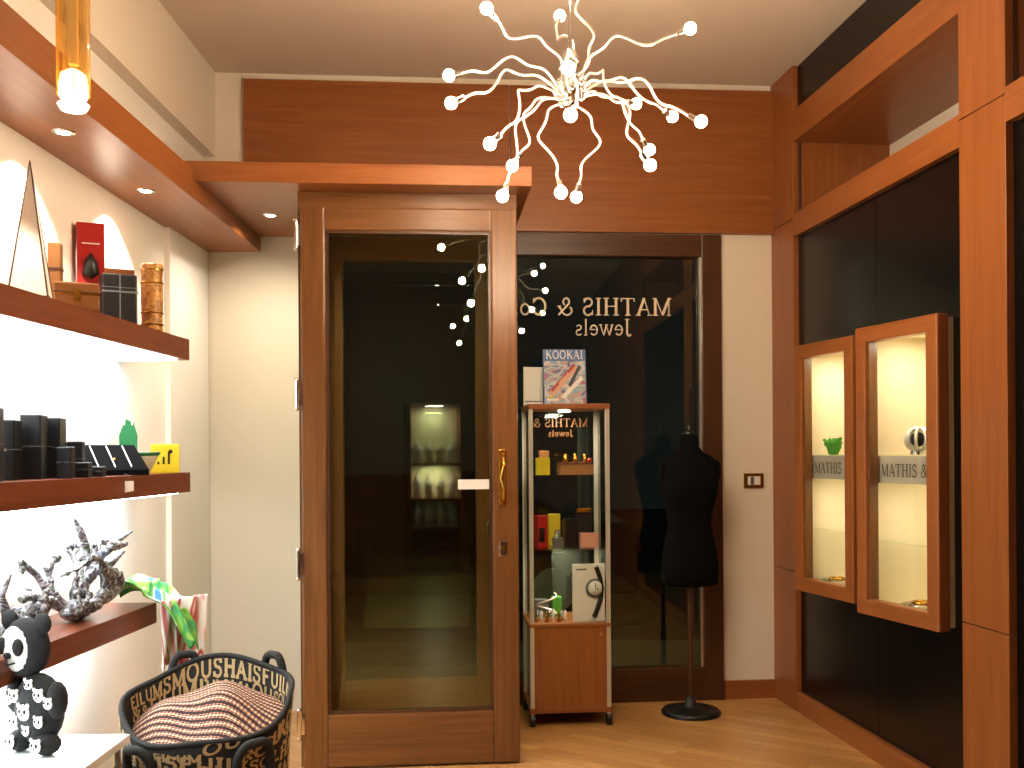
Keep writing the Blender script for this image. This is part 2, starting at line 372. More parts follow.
# ---- right wall
wr = MB('wall_right')
wr.box(-.2, 8.6, .5, .6, 0, 3.34, PLAS)
wr.build(G)
rp = MB('trim_wall_panelling')
C0, C1 = 1.83, 2.11
def joint_col(x0, x1):
    for a, b in ((0, .718), (.722, 2.545), (2.549, 3.335)):
        rp.box(x0, x1, -.03, .0, a, b, WZ)
    rp.box(x0, x1, 0, .02, 0, 3.335, BROWN)
joint_col(.0, .3); joint_col(C0, C1)
for x0, x1 in ((.3, C0), (C1, 3.9)):
    rp.box(x0, x1, -.028, .02, .0, .1, WX)
    rp.box(x0, x1, -.03, .02, 2.45, 2.57, WX)
    rp.box(x0, x1, -.03, .02, 2.94, 3.10, WX)
    rp.box(x0, x1, .0, .012, 3.10, 3.335, BLACKG)
    rp.box(x0, x1, .02, .5, 2.94, 2.96, WX)
    rp.box(x0, x1, .02, .5, 2.55, 2.57, WX)
    rp.box(x0-.02, x0, .02, .5, 2.55, 2.96, WZ)
    rp.box(x1, x1+.02, .02, .5, 2.55, 2.96, WZ)
joint_col(3.9, 4.2)
for i in range(4):
    rp.box(4.2+i*1.05, 4.2+i*1.05+1.045, -.02, .0, 0, 3.335, WZ)
rp.build(G, bevel=.002)
bp = MB('trim_black_panelling')
zb, zt = .69, 1.85
def bpan(x0, x1, z0, z1): bp.box(x0, x1, .0, .018, z0, z1, BLACKG)
bpan(.3, .553, .1, 2.45); bpan(.553, 1.02, .1, zb); bpan(.553, 1.02, zt, 2.45); bpan(1.02, 1.128, .1, 2.45)
bpan(1.132, 1.255, .1, 2.45); bpan(1.255, 1.73, .1, zb); bpan(1.255, 1.73, zt, 2.45); bpan(1.73, C0, .1, 2.45)
bp.box(1.125, 1.135, .018, .03, .1, 2.45, BLACK)
bpan(C1, 2.98, .1, 2.45); bpan(2.985, 3.9, .1, 2.45)
bp.build(G)
# ================================================================ DISPLAY CASES in the wall
def display_case(far, near, idx):
    M = frame(far[0], far[1], near[0]-far[0], near[1]-far[1], .667)
    w = math.hypot(near[0]-far[0], near[1]-far[1]); h = 1.19; b = .066
    m = MB('display_case')
    y0, y1 = -.022, .03
    m.bbox(0, w, y0, y1, 0, b, .008, WX); m.bbox(0, w, y0, y1, h-b, h, .008, WX)
    m.bbox(0, b, y0, y1, b-.01, h-b+.01, .008, WZ); m.bbox(w-b, w, y0, y1, b-.01, h-b+.01, .008, WZ)
    m.box(b, b+.012, y0+.012, y1, b, h-b, DZ); m.box(w-b-.012, w-b, y0+.012, y1, b, h-b, DZ)
    D = .33
    m.box(.01, .035, y1, D, .012, h-.012, CREAM); m.box(w-.035, w-.01, y1, D, .012, h-.012, CREAM)
    m.box(.035, w-.035, y1, D, .012, .035, CREAM); m.box(.035, w-.035, y1, D, h-.035, h-.012, CREAM)
    m.box(.01, w-.01, D, D+.015, .012, h-.012, CREAM)
    m.add([(b, .004, b), (w-b, .004, b), (w-b, .004, h-b), (b, .004, h-b)], [(0, 1, 2, 3)], VGLASS)
    m.box(.037, w-.037, .05, .31, .654, .662, VGLASS)
    m.box(.04, w-.04, .042, .050, .545, .656, STRIP)
    word(m, 'MATHIS &', .052, DARKTXT, Matrix.Translation((.085, .041, .572)), xs=.82)
    m.box(.037, w-.037, .05, .31, .30, .306, VGLASS)
    m.cyl((w/2, .17, h-.042), (w/2, .17, h-.036), .03, CHROME)
    m.cyl((w/2, .17, h-.045), (w/2, .17, h-.0425), .022, SPOTE)
    if idx:
        cx, cy = .235, .10
        m.cyl((cx, cy, .662), (cx, cy, .674), .03, CHROME)
        for a in (0, .5, 1.0, 1.6, 2.3):
            pts = [(cx+.047*math.cos(t)*math.cos(a), cy+.047*math.cos(t)*math.sin(a), .722+.047*math.sin(t)) for t in [2*math.pi*k/24 for k in range(25)]]
            m.tube(pts, .007, ALU, 8)
        m.sph((cx, cy, .722), .03, BLACK)
    else:
        cx, cy = .15, .095
        for k in range(34):
            a = random.random()*6.28; r = .01+random.random()*.055
            m.tube([(cx+r*math.cos(a)*.5, cy+r*math.sin(a)*.3, .663), (cx+r*math.cos(a), cy+r*math.sin(a)*.5, .69+random.random()*.03), (cx+r*1.2*math.cos(a+.6), cy+r*.5*math.sin(a+.6), .71+random.random()*.03)], [.010, .013, .007], GREEN2, 6)
    m.lathe([(.0, 0), (.05, 0), (.075, .02), (.077, .024), (.05, .006), (0, .005)], (cx-.02, .13, .036), CHROME, 24, cap=False)
    m.tube([(cx-.02+.035*math.cos(t), .13+.035*math.sin(t), .065) for t in [2*math.pi*k/20 for k in range(21)]], .007, BRASS)
    m.tube([(cx-.07+.035*math.cos(t), .09+.03*math.sin(t), .045) for t in [2*math.pi*k/20 for k in range(21)]], .006, DARKTXT)
    ob = m.build(M)
    light('display_case_lamp', 'AREA', (w/2, .17, h-.05), 2.0, (1, .84, .62), .10, ob)
    light('display_case_lamp_low', 'AREA', (w/2, .17, .535), .8, (1, .84, .62), .10, ob)
display_case((1.398, 4.89), (1.528, 4.43), 0)
display_case((1.460, 4.195), (1.603, 3.72), 1)
# ================================================================ SHOP FRONT (window plane)
def rectframe(m, x0, x1, z0, z1, l, r, b, t, y0, y1, mx, mz, bev=.006):
    m.bbox(x0, x0+l, y0, y1, z0, z1, bev, mz); m.bbox(x1-r, x1, y0, y1, z0, z1, bev, mz)
    m.bbox(x0+l-.002, x1-r+.002, y0+.003, y1-.003, z0, z0+b, bev, mx); m.bbox(x0+l-.002, x1-r+.002, y0+.003, y1-.003, z1-t, z1, bev, mx)
w1 = MB('window_1')
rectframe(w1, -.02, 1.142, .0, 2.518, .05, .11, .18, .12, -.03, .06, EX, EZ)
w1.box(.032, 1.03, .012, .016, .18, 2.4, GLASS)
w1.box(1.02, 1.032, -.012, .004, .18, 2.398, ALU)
w1.build(F)
d2 = MB('door_2')
rectframe(d2, -.998, -.024, 0, 2.518, .11, .17, .15, .15, -.03, .06, WX, WZ)
d2.box(-.888, -.194, .012, .016, .15, 2.368, GLASS)
d2.cyl((-.12, -.05, 1.0), (-.12, -.05, 1.3), .012, BRASS)
d2.cyl((-.12, -.05, 1.02), (-.12, -.02, 1.02), .008, BRASS); d2.cyl((-.12, -.05, 1.28), (-.12, -.02, 1.28), .008, BRASS)
d2.bbox(-.14, -.10, -.038, -.028, .90, .98, .003, CHROME)
d2.build(F)
vs = MB('trim_vestibule')
for xa, xb in ((-1.0, -.965), (-.09, -.055)):
    vs.box(xa, xb, -.96, -.9, 0, 2.473, DZ); vs.box(xa, xb, -.10, -.031, 0, 2.473, DZ)
    vs.box(xa, xb, -.9, -.10, 0, .2, DX); vs.box(xa, xb, -.9, -.10, 2.37, 2.473, DX)
    vs.box((xa+xb)/2-.002, (xa+xb)/2+.002, -.9, -.10, .2, 2.37, GLASS)
vs.box(-1.0, -.055, -.965, -.91, 2.405, 2.476, DX)
vs.build(F)
d1 = MB('door_1')
rectframe(d1, -.985, -.06, .008, 2.402, .105, .112, .225, .10, -1.015, -.968, DX, DZ, .008)
gx0, gx1 = -.985+.105, -.06-.112
for a, b, c, d in ((gx0, gx0+.012, .233, 2.302), (gx1-.012, gx1, .233, 2.302)):
    d1.box(a, b, -1.006, -.975, c, d, EZ)
d1.box(gx0, gx1, -1.006, -.975, .233, .245, EX); d1.box(gx0, gx1, -1.006, -.975, 2.29, 2.302, EX)
d1.box(gx0, gx1, -.992, -.988, .233, 2.302, GLASS)
hx = -.128
d1.tube([(hx, -1.016, 1.335), (hx, -1.055, 1.325), (hx+.004, -1.07, 1.29), (hx-.01, -1.07, 1.24), (hx+.006, -1.07, 1.19), (hx, -1.055, 1.15), (hx, -1.016, 1.14)], [.01, .009, .008, .009, .008, .009, .01], BRASS, 12)
d1.bbox(hx-.016, hx+.016, -1.02, -1.015, 1.12, 1.36, .002, BRASS)
d1.bbox(hx-.016, hx+.016, -1.022, -1.015, .90, .965, .003, CHROME); d1.cyl((hx, -1.03, .935), (hx, -1.02, .935), .009, BRASS)
for z in (2.28, 1.6, .88, .2):
    d1.cyl((-1.0, -1.025, z-.055), (-1.0, -1.025, z+.055), .010, CHROME, n=16)
    d1.sph((-1.0, -1.025, z+.06), .011, CHROME, 10); d1.sph((-1.0, -1.025, z-.06), .011, CHROME, 10); d1.box(-1.0, -.978, -1.02, -1.014, z-.045, z+.045, CHROME)
d1.box(-.32, -.185, -.9945, -.9925, 1.19, 1.232, WHITE)
d1.build(F)
wt = MB('window_lettering')
word(wt, 'MATHIS & Co.', .096, LETTER, Matrix.Translation((.875, .011, 2.083)), mirror=True, xs=1.0)
word(wt, 'Jewels', .090, LETTER, Matrix.Translation((.655, .011, 1.975)), mirror=True, xs=.92)
wt.build(F)
sw = MB('light_switch')
sw.bbox(1.265, 1.375, -.012, 0, 1.145, 1.225, .003, BRASS); sw.bbox(1.285, 1.355, -.016, -.011, 1.162, 1.208, .002, WHITE)
sw.bbox(1.30, 1.318, -.02, -.015, 1.165, 1.205, .002, GREY); sw.build(F)
# ================================================================ STREET
MB('ground_street').box(-14, 14, 5.62, 26, -.25, -.15, STREET).build()
MB('ground_pavement').box(-6, 6, 5.66, 7.3, -.15, -.03, PAVE).build()
car = MB('parked_car')
prism_low = [(-2.1, .28), (-2.12, .6), (-1.95, .78), (-1.2, .86), (1.6, .92), (2.0, .88), (2.1, .6), (2.08, .28)]
car.prism(prism_low, -.85, .85, CARP)
cv = [(-1.15, -.8, .86), (1.5, -.8, .9), (1.5, .8, .9), (-1.15, .8, .86), (-.5, -.62, 1.3), (.75, -.62, 1.34), (.75, .62, 1.34), (-.5, .62, 1.3)]
car.add(cv, [(4, 5, 6, 7)], CARP); car.add(cv, [(0, 1, 5, 4), (1, 2, 6, 5), (2, 3, 7, 6), (3, 0, 4, 7)], BLACKG)
for x in (-1.35, 1.35):
    for y in (-.86, .72):
        car.cyl((x, y, .32), (x, y+.14, .32), .32, BLACK, n=28); car.cyl((x, y-.01, .32), (x, y+.15, .32), .19, ALU, n=20)
car.box(-2.14, -2.08, -.7, -.4, .55, .68, WHITE); car.box(2.07, 2.12, -.75, -.45, .6, .72, RED)
car.build(T(-1.0, 9.4, -.15), bevel=.03)
slm = MB('street_lamp')
slm.tube([(-5, 8.2, -.15), (-5, 8.2, 4.6), (-4.7, 8.3, 5.0), (-4.0, 8.6, 5.1)], [.07, .05, .04, .04], GREY, 12)
slm.lathe([(.05, .1), (.2, 0), (.18, -.05), (.0, -.06)], (-3.9, 8.65, 5.05), GREY, 20, cap=False)
so = slm.build()
light('street_lamp_bulb', 'POINT', (-3.9, 8.65, 4.9), 60, (1, .8, .5), .1, so)
# ================================================================ LEFT SHELVES
def xf(Y, off=0): return -1.32-.049*(4.1-Y)+off
def shelf(ztop, th, y0, y1):
    m = MB('floating_shelf')
    xa0, xa1 = xf(y0), xf(y1)
    P = [(-1.598, y0), (xa0, y0), (xa1, y1), (-1.598, y1)]
    FS = [(3, 2, 1, 0), (4, 5, 6, 7), (0, 1, 5, 4), (1, 2, 6, 5), (2, 3, 7, 6), (3, 0, 4, 7)]
    m.add([(x, y, z) for z in (ztop-th, ztop) for x, y in P], FS, SX)
    Q = [(-1.585, y0+.03), (xa0-.03, y0+.03), (xa1-.03, y1-.06), (-1.585, y1-.06)]
    m.add([(x, y, z) for z in (ztop-th-.006, ztop-th-.0005) for x, y in Q], FS, TUBE)
    return m.build()
shelf(1.82, .085, 1.2, 4.1); shelf(1.276, .08, 1.2, 4.1); shelf(.795, .075, 1.6, 3.75)
rs = MB('recessed_spotlight')
spots = [(-1.45, 1.9, 2.40), (-1.45, 2.62, 2.40), (-1.45, 3.25, 2.40), (-1.45, 3.98, 2.40), (-1.135, 4.73, 2.478)]
for x, y, z in spots:
    rs.lathe([(.02, -.002), (.036, -.004), (.038, 0)], (x, y, z), CHROME, 24, cap=False); rs.cyl((x, y, z-.003), (x, y, z-.0005), .022, SPOTE)
ro = rs.build()
for x, y, z in spots:
    if x < -1.3: light('spot_beam', 'SPOT', (x, y, z-.01), 36, (1, .88, .72), .015, ro, (0, math.radians(10), 0), math.radians(98), .25)
    else: light('spot_beam', 'SPOT', (x, y, z-.01), 42, (1, .86, .68), .015, ro, (math.radians(8), math.radians(5), 0), math.radians(150), 1.0)
# ---- items on the top shelf (z 1.82)
z1 = 1.82
m = MB('obelisk_ornament')
m.add([(-.055, -.055, 0), (.055, -.055, 0), (.055, .055, 0), (-.055, .055, 0), (0, 0, .42)], [(0, 1, 4), (1, 2, 4), (2, 3, 4), (3, 0, 4), (3, 2, 1, 0)], IVORY)
for a in ((-.055, -.055), (.055, -.055), (.055, .055), (-.055, .055)):
    m.tube([(a[0], a[1], 0), (0, 0, .42)], [.003, .0015], BROWN, 6)
m.box(-.058, .058, -.058, .058, 0, .006, BROWN); m.build(T(-1.45, 3.02, z1, .3))
def rbox(name, x, y, z, w, d, h, mat, rz=0, lid=None, extra=None):
    m = MB(name); m.bbox(-w/2, w/2, -d/2, d/2, 0, h, min(w, d, h)*.06, mat)
    if lid: m.bbox(-w/2-.002, w/2+.002, -d/2-.002, d/2+.002, h*.62, h*.66, .001, lid)
    if extra: extra(m)
    return m.build(T(x, y, z, rz))
rbox('perfume_box', -1.53, 3.36, z1, .04, .04, .24, TAN, .2, BROWN)
def redx(m):
    m.box(-.025, .025, -.0305, -.03, .06, .12, BLACK); m.lathe([(0, .05), (.03, .07), (.02, .12), (0, .15)], (0, -.03, .12), BLACK, 12, cap=False); m.box(-.03, .03, -.0303, -.03, .30, .305, WHITE)
rbox('gift_box', -1.545, 3.68, z1, .095, .05, .38, RED, .4, None, redx)
def chest(m):
    m.bbox(-.07, .07, -.047, .047, .05, .056, .001, BRASS); m.box(-.01, .01, -.0475, -.045, .03, .065, BRASS)
rbox('leather_casket', -1.425, 3.28, z1, .135, .09, .09, TAN, .45, BROWN, chest)
def bx(m):
    m.box(-.002, .002, -.056, -.0545, .01, .18, GREY); m.box(-.06, .06, -.0565, -.055, .13, .132, GREY)
rbox('jewel_case_cube', -1.43, 3.64, z1, .12, .11, .18, BLACK, .5, GREY, bx)
rbox('photo_book', -1.53, 3.88, z1, .13, .025, .25, TAN, .5, WHITE)
m = MB('carved_vase'); m.lathe([(.0, 0), (.036, 0), (.04, .01), (.038, .03), (.041, .13), (.039, .22), (.043, .25), (.041, .262), (.033, .262), (.031, .05), (0, .05)], (0, 0, 0), CARVED, 36, cap=False)
for z in (.03, .075, .19, .24): m.lathe([(.0405, -.003), (.0435, 0), (.0405, .003)], (0, 0, z), BRASS, 36, cap=False)
m.build(T(-1.385, 3.86, z1))
# ---- middle shelf
z2 = 1.276
def casebox(x, y, w, d, h, rz=.2, name='jewel_box'):
    m = MB(name); m.bbox(-w/2, w/2, -d/2, d/2, 0, h, .004, BLACK); m.box(-w/2-.001, w/2+.001, -d/2-.001, d/2+.001, h*.5, h*.5+.003, GREY)
    m.cyl((0, -d/2-.003, h*.5), (0, -d/2, h*.5), .005, CHROME, n=12)
    return m.build(T(x, y, z2, rz))
casebox(-1.47, 2.82, .05, .08, .21); casebox(-1.50, 2.99, .045, .08, .18); casebox(-1.49, 3.12, .06, .09, .20, .2); casebox(-1.49, 3.25, .06, .09, .195, .2)
casebox(-1.41, 3.16, .045, .045, .10, .1); casebox(-1.405, 3.27, .05, .045, .05, .1); casebox(-1.47, 3.37, .05, .05, .12, .2); casebox(-1.40, 3.37, .05, .045, .035, .1)
m = MB('necklace_display_tray')
m.add([(-.11, -.06, 0), (.11, -.06, 0), (.11, .06, 0), (-.11, .06, 0), (-.11, -.06, .02), (.11, -.06, .02), (.11, .06, .11), (-.11, .06, .11)],
      [(3, 2, 1, 0), (4, 5, 6, 7), (0, 1, 5, 4), (1, 2, 6, 5), (2, 3, 7, 6), (3, 0, 4, 7)], BLACKF)
for i in range(3):
    x = -.07+i*.06
    m.tube([(x, -.05, .030), (x+.005, 0, .068), (x+.01, .05, .105)], .0025, SILV, 8)
m.sph((.0, -.02, .056), .007, BRASS, 10)
m.build(T(-1.44, 3.60, z2, .8))
m = MB('porcelain_bowl'); m.lathe([(0, 0), (.03, 0), (.034, .008), (.06, .06), (.07, .085), (.066, .085), (.05, .045), (0, .02)], (0, 0, 0), PORC, 36, cap=False)
m.lathe([(.0655, -.01), (.0715, .0), (.0655, .005)], (0, 0, .08), GREEN, 36, cap=False); m.build(T(-1.41, 3.80, z2))
m = MB('paper_gift_bag'); m.prism([(-.03, 0), (.03, 0), (.035, .15), (.02, .2), (-.01, .215), (-.033, .15)], -.02, .02, GREEN)
m.tube([(-.015, -.021, .19), (-.01, -.025, .235), (.01, -.025, .235), (.015, -.021, .19)], .003, WHITE, 6); m.build(T(-1.52, 3.96, z2, .4))
m = MB('watch_box'); m.bbox(-.055, .055, -.04, .04, 0, .115, .004, YEL)
for i in range(3): m.box(-.03+.02*i, -.022+.02*i, -.0415, -.04, .035, .045+.02*i, BLACK)
m.cyl((.02, -.042, .085), (.02, -.04, .085), .008, BLACK, n=12); m.build(T(-1.395, 4.02, z2, .35))
m = MB('price_tag'); m.add([(0, 0, 0), (.02, .03, 0), (.02, .03, -.035), (0, 0, -.04)], [(0, 1, 2, 3)], WHITE); m.tube([(.012, .015, .0), (.008, .018, .02), (-.01, .02, .025)], .0012, GREY, 6)
m.build(T(xf(3.48)+.002, 3.48, z2-.018))
# ---- lower shelf : driftwood sculptures
z3 = .795
def root(name, x, y, sx, sy, h, seed, rr=.03, spikes=()):
    random.seed(seed); m = MB(name)
    m.sph((0, 0, rr), (sx*.5, sy*.5, rr), ROOT, 16)
    m.sph((0, sy*.15, h*.35), (sx*.3, sy*.2, h*.12), ROOT, 14)
    def branch(p, d, L, r, dep):
        pts = [Vector(p)]; rsx = [r]; d = Vector(d).normalized(); n = 7
        for i in range(n):
            d = (d+Vector((random.uniform(-.7, .7), random.uniform(-.7, .7), random.uniform(-.45, .35)))).normalized()
            q = pts[-1]+d*L/n
            q.x = max(-sx, min(sx, q.x)); q.y = max(-sy, min(sy, q.y)); q.z = max(r, min(h*.75, q.z))
            pts.append(q); rsx.append(r*(1-.5*(i+1)/n)*random.uniform(.7, 1.4))
        m.tube(pts, rsx, ROOT, 8)
        if dep:
            for k in range(2):
                i = random.randint(2, n-1)
                branch(pts[i], d+Vector((random.uniform(-1, 1), random.uniform(-1, 1), random.uniform(-.4, .8))), L*.55, rsx[i]*.8, dep-1)
        else:
            for q in pts[2::2]: m.sph(q, r*1.3, ROOT, 8)
    for k in range(8):
        a = k*.8+random.random()*.5
        branch((sx*.3*math.cos(a), sy*.3*math.sin(a), rr*1.2), (math.cos(a)*.6, math.sin(a), random.uniform(.2, 1.1)), h*.9, rr*.52, 1)
    for sp in spikes: m.tube(sp, [rr*.5]+[rr*.38]*(len(sp)-2)+[rr*.1], ROOT, 8)
    return m.build(T(x, y, z3))
root('driftwood_sculpture', -1.465, 3.36, .09, .19, .32, 11, .036,
     [[(0, .02, .1), (.01, .06, .18), (.01, .05, .24), (.0, .03, .30), (.005, -.03, .345)], [(0, .05, .12), (.01, .12, .2), (.0, .18, .25), (.02, .26, .235), (.05, .36, .27)], [(0, .1, .15), (.01, .18, .17), (.01, .26, .16), (.04, .31, .2)]])
root('driftwood_sculpture', -1.475, 2.92, .08, .15, .20, 5, .032, [[(0, 0, .08), (0, -.04, .15), (.02, -.02, .21)]])
random.seed(9)
# ---- scarf draped over the shelf corner
m = MB('silk_scarf')
def s1(u, v):
    x = -1.45+.29*u+.02*math.sin(v*6); y = 3.565+.23*v*(1-.15*u)+.02*math.sin(u*5)+.02*u
    fold = .016*math.sin(v*15+u*5)+.010*math.sin(v*29+u*9)+.012*math.sin(u*11)
    z = z3+.055+fold+.02*math.sin(u*4)
    if x > xf(y)+.015:
        q = (x-xf(y)-.015); z = z3+.06+fold*.9-q*q*4.2-.25*q
    return (x, y, z)
m.grid(s1, 40, 48, SCARF1)
def s2(u, v):
    fold = math.sin(v*20+1.5*u)*.018+math.sin(v*9)*.012
    return (-1.265+fold+.095*v-.01*u, 3.58+.18*(v)*(1-.2*u), z3+.03-.30*u*(1-.22*math.sin(v*3.1+.6)))
m.grid(s2, 30, 50, SCARF2)
m.build(solid=.002)
# ================================================================ COUNTER + panda toy (bottom left)
m = MB('glass_counter')
m.bbox(-1.595, -1.12, .9, 2.92, .51, .535, .004, SKIRT)
m.box(-1.59, -1.14, .92, 2.90, .06, .51, VGLASS); m.box(-1.59, -1.14, .92, 2.90, 0, .06, ALU)
for x in (-1.585, -1.15):
    for y in (.925, 2.88): m.box(x, x+.012, y, y+.012, .06, .51, ALU)
m.box(-1.58, -1.15, .94, 2.88, .28, .288, VGLASS)
m.build()
m = MB('panda_plush_toy')
m.sph((0.01, 0, .125), (.085, .055, .105), PLUSH, 24)
m.sph((-.045, .0, .30), (.085, .05, .088), PLUSH, 24); m.sph((-.05, -.012, .30), (.072, .046, .074), WHITE, 24)
for s_ in (-1, 1):
    m.sph((-.045+.07*s_, .0, .375), (.032, .018, .032), PLUSH, 14); m.sph((-.05+.032*s_, -.05, .31), (.02, .012, .026), PLUSH, 12)
    m.sph((.055*s_+.01, -.02, .032), (.038, .04, .032), PLUSH, 14); m.sph((.085*s_+.01, -.01, .16), (.03, .03, .055), PLUSH, 14)
m.sph((-.05, -.06, .285), (.014, .01, .01), PLUSH, 10); m.tube([(-.075, -.055, .265), (-.05, -.059, .258), (-.025, -.055, .265)], .003, PLUSH, 6)
def pface(cx, cz, r, yo):
    m.sph((cx, yo, cz), (r, .006, r*.92), WHITE, 14)
    for q in (-1, 1):
        m.sph((cx+q*r*.4, yo-.005, cz+r*.15), (r*.22, .003, r*.28), PLUSH, 8); m.sph((cx+q*r*.72, yo-.001, cz+r*.8), (r*.3, .004, r*.3), WHITE, 8)
    m.sph((cx, yo-.006, cz-r*.25), (r*.15, .003, r*.12), PLUSH, 8)
for cx, cz, r, yo in ((0.01, .125, .026, -.055), (-.045, .165, .021, -.044), (.055, .175, .021, -.042), (.06, .10, .019, -.046), (-.045, .09, .019, -.046), (.092, .155, .018, -.04), (-.045, .035, .022, -.06), (.065, .035, .022, -.06), (.01, .20, .018, -.038), (-.075, .15, .015, -.038), (.01, .07, .016, -.048)):
    pface(cx, cz, r, yo)
m.build(T(-1.315, 2.76, .535, -.45) @ Matrix.Scale(.94, 4))
# ================================================================ TOTE BASKET
bx0, by0 = -.975, 3.2
m = MB('tote_basket')
RIM = .565
def rr_(z): return .215+.055*(z/RIM)
n = 64
def rimz(z, a): return z*(1+.15*math.sin(a)*(z/RIM)**2)
def bp_(z, k, dr=0):
    a = 2*math.pi*k/n; r = rr_(z)+dr+.006*math.sin(a*5+z*8)
    return (r*math.cos(a), r*.9*math.sin(a), rimz(z, a)+(.01*math.sin(a*4+1)*(z/RIM)**3))
rings = [[bp_(z, k) for k in range(n)] for z in (0, .02, .12, .25, .4, .5, RIM)]+[[bp_(z, k, -.012) for k in range(n)] for z in (RIM, .5, .35, .05)]
m.ringtube(rings, BAGM, True, True)
m.tube([bp_(RIM, k, -.006) for k in range(n+1)], .009, BAGM, 8)
random.seed(3)
def wrapword(txt, a0, z0, h, slant, side=1):
    x = 0
    for c in txt:
        gw, st = GL[c]
        for pl, wd in st:
            wd = max(wd, .12)*1.5
            for i in range(len(pl)-1):
                a = Vector(pl[i]); b = Vector(pl[i+1]); d = b-a
                if d.length < 1e-6: continue
                d.normalize(); nn = Vector((-d.y, d.x))*wd/2
                out = []
                for p in (a-nn, b-nn, b+nn, a+nn):
                    zz = z0+p.y*h+(x+p.x)*h*slant
                    zz = min(max(zz, .004), RIM-.006); ang = a0+side*(x+p.x)*h/.25
                    r = rr_(zz)+(.0035 if side > 0 else -.0155)+.006*math.sin(ang*5+zz*8)
                    out.append((r*math.cos(ang), r*.9*math.sin(ang), rimz(zz, ang)+.01*math.sin(ang*4+1)*(zz/RIM)**3))
                m.add(out, [(0, 1, 2, 3)], BAGI)
        x += gw+.04
WL = ['FILUM', 'MOUS', 'KOOL', 'FUIL', 'ROMA', 'SOL', 'HAIS', 'S', 'OU', 'K', 'A', 'JO', '&', 'R', 'UF']
for row in range(12):
    z0 = .005+row*.045; a = -math.pi*1.02+random.random()*.4
    while a < .05:
        h = random.choice((.034, .045, .058)); w_ = random.choice(WL)
        wrapword(w_, a, z0, h, random.uniform(-.5, .5)/max(1, len(w_)*.6)); a += sum(GL[c][0]+.04 for c in w_)*h/.25
for row in range(3):
    a = math.pi*.98
    while a > 0.1:
        w_ = random.choice(WL); h = random.choice((.036, .045))
        wrapword(w_, a, .43+row*.044, h, random.uniform(-.2, .2)/len(w_), -1); a -= sum(GL[c][0]+.04 for c in w_)*h/.25+.01
def strap(a, drop, hh=.10):
    d = Vector((math.cos(a), math.sin(a)*.9, 0)); t = Vector((-math.sin(a), math.cos(a), 0)); base = rimz(RIM, a)
    pts = [d*(.278+drop*(1-((i/16-.5)*2)**2))+t*((i/16-.5)*2)*.055+Vector((0, 0, base-.07+hh*(1-((i/16-.5)*2)**4))) for i in range(17)]
    m.tube(pts, .014, BAGM, 10)
    for e in (pts[0], pts[-1]): m.cyl(e, e-Vector((0, 0, .05)), .015, BAGM, n=12)
strap(math.pi/2+.55, .0); strap(math.pi/2-.6, .0); strap(-math.pi/2-.55, .025, .05); strap(-math.pi/2+.75, .025, .05)
def cl(u, v):
    r = u; a = v*2*math.pi
    X = .245*r*math.cos(a); Y = .225*r*math.sin(a)
    z = .48+.075*Y/.22+.085*(1-r*r)+.016*math.sin(X*26+Y*9)*(1-r*.5)+.012*math.cos(Y*34)*(1-r)
    return (X, Y, z)
m.grid(cl, 26, 60, KNIT)
m.build(T(bx0, by0, 0))
# ================================================================ VITRINE (tall glass showcase)
V = F @ Matrix.Translation((.245, -.27, 0))
m = MB('glass_vitrine')
hw, hd = .2, .18
for sx in (-1, 1):
    for sy in (-1, 1):
        x, y = sx*(hw-.01), sy*(hd-.01)
        m.box(x-.01, x+.01, y-.01, y+.01, .06, 1.56, ALUP)
        m.cyl((x-.012, y, .028), (x+.012, y, .028), .028, BLACK, n=20); m.cyl((x, y, .04), (x, y, .065), .012, CHROME, n=12)
m.bbox(-hw+.018, hw-.018, -hd+.002, hd-.002, .085, .49, .003, WZ)
m.bbox(-hw-.003, hw+.003, -hd-.003, hd+.003, .065, .09, .003, WX); m.bbox(-hw-.003, hw+.003, -hd-.003, hd+.003, .487, .505, .003, WX)
m.bbox(-hw-.003, hw+.003, -hd-.003, hd+.003, 1.56, 1.586, .003, WX)
m.cyl((.15, -hd-.004, .45), (.15, -hd+.002, .45), .008, CHROME, n=12)
for z in (.87, 1.235): m.box(-hw+.01, hw-.01, -hd+.01, hd-.01, z-.006, z, VGLASS)
for y in (-hd+.004, hd-.004): m.add([(-hw+.02, y, .505), (hw-.02, y, .505), (hw-.02, y, 1.56), (-hw+.02, y, 1.56)], [(0, 1, 2, 3)], VGLASS)
for x in (-hw+.004, hw-.004): m.add([(x, -hd+.02, .505), (x, hd-.02, .505), (x, hd-.02, 1.56), (x, -hd+.02, 1.56)], [(0, 1, 2, 3)], VGLASS)
m.cyl((0, 0, 1.552), (0, 0, 1.558), .03, SPOTE)
word(m, 'MATHIS &', .045, TAN, Matrix.Translation((.15, hd-.006, 1.48)), mirror=True); word(m, 'Jewels', .035, TAN, Matrix.Translation((.07, hd-.006, 1.43)), mirror=True)  # reflection of the shop lettering, drawn as letters on the back pane
def pb(x, y, z, w, d, h, mat, rz=0): m.bbox(-w/2, w/2, -d/2, d/2, 0, h, min(w, d, h)*.05, mat, T(x, y, z, rz))
pb(-.12, -.07, 1.235, .07, .02, .085, YEL, .2); pb(.05, -.03, 1.235, .17, .10, .05, TAN, .05)
pb(.05, -.03, 1.285, .172, .102, .008, BROWN, .05); pb(-.10, .06, 1.235, .05, .05, .12, TAN)
for i in range(3): m.lathe([(0, 0), (.02, 0), (.01, .02), (.013, .04), (0, .045)], (-.0+.05*i, -.03, 1.293), BRASS, 14, cap=False)
m.sph((.12, -.06, 1.305), .012, RED, 10)
